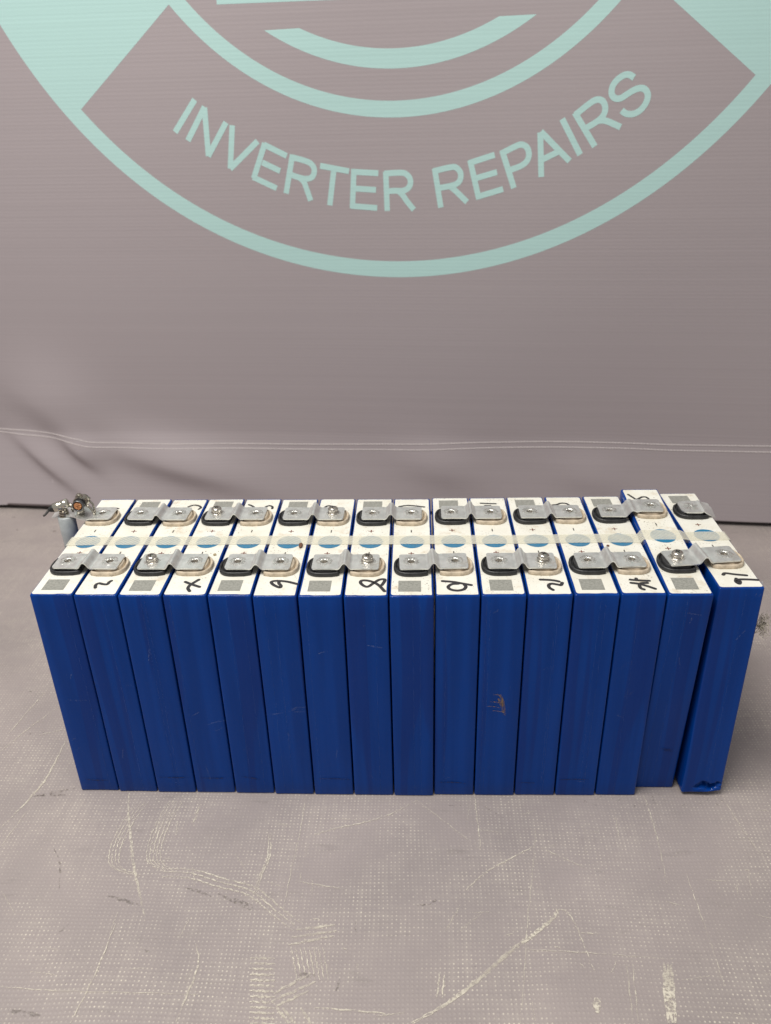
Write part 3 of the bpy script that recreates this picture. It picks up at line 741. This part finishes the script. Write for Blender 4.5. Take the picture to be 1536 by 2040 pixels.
def busbar(i, row, label, seed):
    a, b = seat(i, row), seat(i+1, row); dx = math.hypot((b-a).x, (b-a).y); ang = math.atan2((b-a).y, (b-a).x)
    rnd = random.Random(seed); ang += math.radians(rnd.uniform(-.8, .8)); hh = 5.0+rnd.uniform(-.5, .5); hw = 4.5+rnd.uniform(-.3, .5); hs = rnd.uniform(-.8, .8)
    rise = b.z-a.z
    if rise > 3: hh *= .62
    half = dx/2; x0, x1 = -half-9.7+rnd.uniform(-.5, .5), half+9.7+rnd.uniform(-.5, .5)
    tl, tr = rnd.uniform(-.006, .006), rnd.uniform(-.006, .006)
    def zf(x, y):
        h = hh*math.exp(-(abs(x-hs)/(hw*.66))**2.6)
        dip = -.5*math.exp(-((abs(x-hs)-hw-1)/1.6)**2)
        return rise*sstep((x+8)/16)+h+dip*.5+(tl if x < 0 else tr)*y
    mat = Matrix.Translation(V((a.x+b.x)/2, (a.y+b.y)/2, a.z)) @ Matrix.Rotation(ang, 4, 'Z')
    root = empty('busbar', mat, label, 'busbar', 'zinc plated busbars joining the cells')
    obj('plate', *solid(*plate2d(x0, x1, BW+rnd.uniform(-.4, .4), [(-half, 3.1), (half, 3.1)], rnd.uniform(1.8, 3.2)), zf, TH), M['zinc'], root)
    for s in (-1, 1):
        o = obj('weld_ring', *weld_ring(s*half, (rise if s > 0 else 0)+TH, seed*3+s), M['weld'], root, True)
    return root
END = 'the cable clamp end'
names = {0: 'cable clamp end cell with the two cell', 2: 'cell beside the two cell with the four cell', 4: 'cell beside the four cell with the six cell', 6: 'cell beside the six cell with the eight cell', 8: 'cell beside the eight cell with the ten cell', 10: 'ochre smeared cell with the twelve cell', 12: 'cell beside the twelve cell with the fourteen cell', 14: 'tilted cell with the dented sixteen cell'}
for k, nme in names.items(): busbar(k, 0, 'humped zinc busbar joining the '+nme, 11+k)
names = {1: 'two and the four', 3: 'four and the six', 5: 'six and the eight', 7: 'eight and the ten', 9: 'ten and the twelve', 11: 'twelve and the fourteen'}
for k, nme in names.items(): busbar(k, 1, 'humped zinc busbar from cell '+nme.split()[0]+' to the cell before '+nme.split()[-1]+', banner side', 31+k)
busbar(13, 1, 'stepped zinc busbar climbing from the fourteen cell to the tilted cell', 47)
# torn strip on the back terminal of the last cell
p = seat(15, 1); mat = Matrix.Translation(p) @ Matrix.Rotation(math.radians(-2), 4, 'Z')
root = empty('torn_busbar', mat, 'torn busbar stub bent down over the side of the 16 cell', 'busbar')
def zf(x, y):
    b = max(0, x-7.0); return 1.6*math.exp(-((x-9.5)/1.6)**2)-.028*b*b-.12*b+.0016*b*b*(y+8)
v2, f2 = plate2d(-10.5, 21.5, 23.5, [], 6.5)
v2 = [Vector((q.x+(random.uniform(-1.6, .4)-(q.y*.12) if q.x > 19 else 0), q.y*(1-.012*max(0, q.x-6)))) for q in v2]
obj('plate', *solid(v2, f2, zf, TH), M['zinc'], root)
obj('weld_ring', *weld_ring(0, TH, 99, .9, 7.4), M['weld'], root, True)
# ------------------------------------------------------------------ screws
def make_screw():
    z = V(0, 0, 1)
    parts = {}
    parts['washer'] = turned(V(0, 0, 0), z, [(2.4, 0), (5.2, 0), (5.3, .3), (5.2, .7), (2.4, .7)], 28)
    n = 30; rings = []                          # split spring washer
    for k in range(n+1):
        a = math.radians(12+336*k/n); h = .75+.55*k/n
        c, s = math.cos(a), math.sin(a)
        rings.append([V(r*c, r*s, h+d) for r, d in ((2.6, 0), (4.5, 0), (4.6, .5), (4.5, 1.1), (2.6, 1.1))])
    parts['spring_washer'] = loft(rings)
    parts['head'] = turned(V(0, 0, 2.2), z, [(2.2, -1.0), (4.2, 0), (4.75, .25), (4.85, 1.2), (4.6, 2.3), (3.9, 3.1), (2.6, 3.6), (1.0, 3.75), (.05, 3.75)], 28)
    return parts
SP = make_screw()
cross = []  # flat dark cross on the head, recess shade put into its colour
for a in (0, 1):
    w, l = .55, 2.3; q = [(-l, -w), (l, -w), (l, w), (-l, w)]
    q = q if a == 0 else [(-y, x) for x, y in q]
    cross.append(([V(x, y, 5.99+.02*a) for x, y in q], [(0, 1, 2, 3)]))
sm = None
def screw(i, row, label, dx, dy, lean, rot):
    global sm
    p = seat(i, row)+V(dx, dy, TH+.35)
    mat = Matrix.Translation(p) @ Matrix.Rotation(math.radians(lean[0]), 4, 'X') @ Matrix.Rotation(math.radians(lean[1]), 4, 'Y') @ Matrix.Rotation(math.radians(rot), 4, 'Z')
    root = empty('screw', mat, label, 'screw', 'loose cross head screws in the busbars')
    if sm is None:
        sm = [obj(k, *SP[k], M['steel'], root, True) for k in ('washer', 'spring_washer')]
        h = obj('head', *SP['head'], M['steel'], root, True); sm.append(h)
        sm.append(obj('recess_shade', *merge(*cross), M['cross'], h))
    else:
        for o in sm[:2]: share(o, root)
        h = share(sm[2], root); share(sm[3], h)
screw(2, 0, 'cross head screw in the busbar leading to the four cell', 0, 0, (4, -3), 12)
screw(7, 0, 'cross head screw standing on the eight cell beside its number', 0, 0, (2, 2), 40)
screw(11, 0, 'cross head screw standing on the twelve cell beside its number', 0, 0, (-2, 4), 60)
screw(14, 0, 'cross head screw on the tilted cell next to the sixteen cell', 0, 0, (3, -4), 25)
screw(3, 1, 'cross head screw on the four cell on the banner side', 0, 0, (3, 2), 70)
screw(6, 1, 'cross head screw on the cell between six and eight, banner side', 0, 0, (-3, -2), 5)
# ------------------------------------------------------------------ end terminal plate, clamp, cable and wire beside the first cell
p = seat(0, 1); mat = Matrix.Translation(p)
root = empty('end_plate', mat, 'bent zinc end plate reaching past the row under the cable clamp', 'busbar')
def zf(x, y):
    t = sstep((-x-9)/14); return -1.5*math.sin(math.pi*min(1, max(0, (-x-8)/16)))+(3.0*t if x < -9 else 0)*.6-.30*max(0, -x-33)+.16*t*(y+4)*.35
v2, f2 = plate2d(-49, 11, 23.5, [(0, 3.1)], 4.0)
v2 = [Vector((q.x, q.y*(1-.010*max(0, -q.x-12))+.10*max(0, -q.x-20))) for q in v2]
obj('plate', *solid(v2, f2, zf, TH), M['zinc'], root)
obj('weld_ring', *weld_ring(0, TH, 5), M['weld'], root, True)
# big cable lug, its cut copper end facing the front
c0 = p+V(-18.5, -6, 12.6); ax = V(.05, -1, .10).normalized()
root = empty('cable_lug', Matrix.Translation(c0) @ Matrix.Scale(.70, 4), 'dark round cable end with bare copper core in a clamp', 'cable lug')
obj('barrel', *turned(ax*-24, ax, [(6.9, 0), (7.3, 1), (7.3, 22), (7.5, 24), (7.5, 28), (7.2, 29), (6.5, 29), (6.2, 28.2), (6.1, 25)], 32), M['lead'], root, True)
vs, fs = [], []
x_, y_, d_ = axis_frame(ax)
for k in range(7):
    for q in range(24):
        a = 2*math.pi*q/24; r = 6.0*k/6*(1+.05*math.sin(3*a)); hgt = 4.3+random.uniform(-.55, .55) if k < 6 else 1.6
        vs.append(x_*r*math.cos(a)+y_*r*math.sin(a)+ax*hgt)
for k in range(6):
    for q in range(24): fs.append((k*24+q, k*24+(q+1) % 24, (k+1)*24+(q+1) % 24, (k+1)*24+q))
obj('copper_core', vs, fs, M['copper'], root)
# clamp band over the lug, with bolt on top and a foot on the right
rings = []
for k in range(22):
    a = math.radians(-35+250*k/21); rr = 8.3
    c, s = math.cos(a), math.sin(a)
    rings.append([V(r*c, y, r*s) for r, y in ((rr, 4), (rr+1.2, 4), (rr+1.2, 15), (rr, 15))])
obj('clamp_band', *loft(rings), M['nickel'], root)
obj('clamp_foot', *merge(tube([V(7.5, 6, -2), V(11, 5, -5), V(15, 4, -9.4), V(17.5, 3, -16)], 1.6, 8), tube([V(-2, 6, -6.5), V(-2, 6, -16.5)], 5.0, 12), tube([V(8.2, 12, 3), V(11.5, 11, 0), V(15, 10, -4), V(16.5, 9, -16)], 1.4, 8)), M['nickel'], root, True)
obj('clamp_bolt', *merge(turned(V(-1.0, 9, 8.8), V(-.1, 0, 1), [(5.2, 0), (5.2, .9), (3.3, .95), (3.3, 2.9), (2.7, 3.6), (.05, 3.7)], 18), turned(V(10.6, 9, 5.0), V(.6, 0, .8), [(2.6, 0), (2.6, 1.9), (1.8, 2.3), (.05, 2.3)], 8)), M['nickel'], root)
# small crimped wire terminal on a bolt stack
b0 = p+V(-35.0, -5, 2.4)
root = empty('wire_terminal', Matrix.Translation(b0), 'small silver crimp terminal with a cut black wire', 'wire terminal')
obj('bolt_stack', *turned(V(0, 0, -2.2), V(.08, 0, 1), [(4.8, 0), (4.8, 1.6), (3.4, 1.7), (3.4, 2.6), (4.5, 2.7), (4.5, 4.1), (3.2, 4.2), (3.2, 5.2), (4.3, 5.3), (4.3, 6.6), (3.3, 6.9), (3.3, 9.2)], 20), M['nickel'], root)
sd = V(-1, -.35, -.28).normalized(); s0 = V(6.0, 2, 11.6)
obj('crimp_sleeve', *turned(s0, sd, [(3.2, 0), (4.4, .6), (4.5, 5.5), (4.1, 6.2), (4.1, 7.4), (4.5, 8), (4.5, 14.2), (3.6, 14.6)], 24), M['chrome'], root, True)
obj('crimp_tongue', *tube([s0+V(0, 0, -2), s0+V(2.8, 0, -4), s0+V(4.5, 0, -6.8), s0+V(2, 0, -8.6)], 2.0, 8), M['nickel'], root, True)
obj('wire_collar', *turned(s0+sd*13.8, sd, [(3.7, 0), (3.6, 1.5), (2.2, 4.8), (1.5, 5.6)], 20), M['rubber'], root, True)
e = s0+sd*19
obj('wire', *tube([e-sd*2, e, e+V(-2.0, -1.2, -2.2), e+V(-3.8, -2.4, -4.0), e+V(-5.2, -3.2, -4.8)], 1.4, 8, 1.0), M['wire'], root, True)
# grey sleeve hanging beside the row
root = empty('cable_sleeve', Matrix.Translation(p+V(-34.0, -3.5, 1)), 'pale grey tube hanging below the end plate', 'cable')
obj('sleeve', *turned(V(0, 0, -.4), V(.0, 0, -1), [(7.4, 0), (7.9, .8), (7.9, 20), (7.6, 22), (7.6, 95), (6.9, 96), (5, 96)], 28), M['sleeve'], root, True)
# ------------------------------------------------------------------ tape along the top
def path_z(y):
    pts = []
    for i in range(16):
        li = y-CM[i].translation.y
        for x in ((.5, 6, 12, 18, 24, 30, T-.5)):
            w = CM[i] @ V(x, li, H+.75); pts.append((w.x, w.z))
    return pts
def tape(name, y0, y1, lift, ny, mat, drop, wob=0):
    cols = []
    for j in range(ny+1):
        y = y0+(y1-y0)*j/ny; P = path_z(y); x0, x1 = P[0][0]-1.3, P[-1][0]+1.4
        line = [V(x0-.2, y, P[0][1]-drop), V(x0-.2, y, P[0][1]-drop*.5), V(x0-.2, y, P[0][1]-3), V(x0+.1, y, P[0][1]-.8)]+[V(a, y, b) for a, b in P]+[V(x1-.1, y, P[-1][1]-.8), V(x1+.2, y, P[-1][1]-3), V(x1+.2, y, P[-1][1]-drop*.5), V(x1+.2, y, P[-1][1]-drop)]
        cols.append([q+V(0, (.5*math.sin(q.x/70)+.35*math.sin(q.x/23))*wob, lift) for q in line])
    n = len(cols[0]); vs = [q for c in cols for q in c]; fs = []
    for j in range(ny):
        for k in range(n-1): fs.append((j*n+k, j*n+k+1, (j+1)*n+k+1, (j+1)*n+k))
    return vs, fs
tv, tf = tape('tape', 81.2, 96.8, 0, 6, None, 42, 1)
tp = obj('strapping_tape', tv, tf, M['tape'], None, False)
tag(tp, 'translucent filament strapping tape running across all the cell tops', 'tape')
tv, tf = tape('tape', 76.2, 94.5, -.22, 4, None, 38, .5)
o = obj('clear_film', tv, tf, M['film'], tp, False)
# ------------------------------------------------------------------ crumbs and fluff
def crumb(name, c, r, mat, label, seed):
    bm = bmesh.new(); bmesh.ops.create_icosphere(bm, subdivisions=2, radius=1)
    vs = [V(v.co.x*r[0], v.co.y*r[1], v.co.z*r[2])*(1+.28*mnoise.noise(v.co*1.7+V(seed, 0, 0))) for v in bm.verts]
    fs = [tuple(v.index for v in f.verts) for f in bm.faces]; bm.free()
    o = obj(name, vs, fs, mat, None, True); o.location = c*MM; tag(o, label, 'crumb'); return o
q = CM[5] @ on_top(5, 599, 1089, .9); crumb('rust_crumb', q+V(0, 0, .6), (1.9, 4.2, 1.0), M['crumb'], 'reddish brown crumb stuck at the tape edge above the 6', 3)
q = CM[3] @ on_top(3, 428, 1106, .6); crumb('sand_crumb', q, (1.5, 1.6, .9), M['sand'], 'tiny tan crumb on the 4 cell beside its terminal', 8)
q = CM[13] @ on_top(13, 1211, 1088, .5); crumb('dirt_crumb', q, (1.3, 1.6, .6), M['crumb'], 'small dark dirt crumb at the tape edge on the 14 cell', 5)
rnd = random.Random(3); parts = []
fc = V(CM[15].translation.x+T+5.0, 40, 170)
fc = hit(1519, 1246, V(CM[15].translation.x+T+6.5, 0, 0), V(1, 0, 0))
for k in range(80):
    a = fc+V(rnd.gauss(0, 1.0), rnd.gauss(0, 1.6), rnd.gauss(0, 3.6)); pts = [a]
    d = V(rnd.gauss(0, 1), rnd.gauss(0, 1), rnd.gauss(0, 1)).normalized()
    for s in range(7):
        d = (d+V(rnd.gauss(0, .7), rnd.gauss(0, .7), rnd.gauss(0, .7))).normalized(); pts.append(pts[-1]+d*1.4)
    pts = [V(max(q.x, CM[15].translation.x+T-.5), q.y, q.z) for q in pts]
    parts.append(tube(pts, .2, 3))
o = obj('dust_fluff', *merge(*parts), M['fluff'])
tag(o, 'grey brown fluff clump clinging to the side of the dented cell', 'fluff')
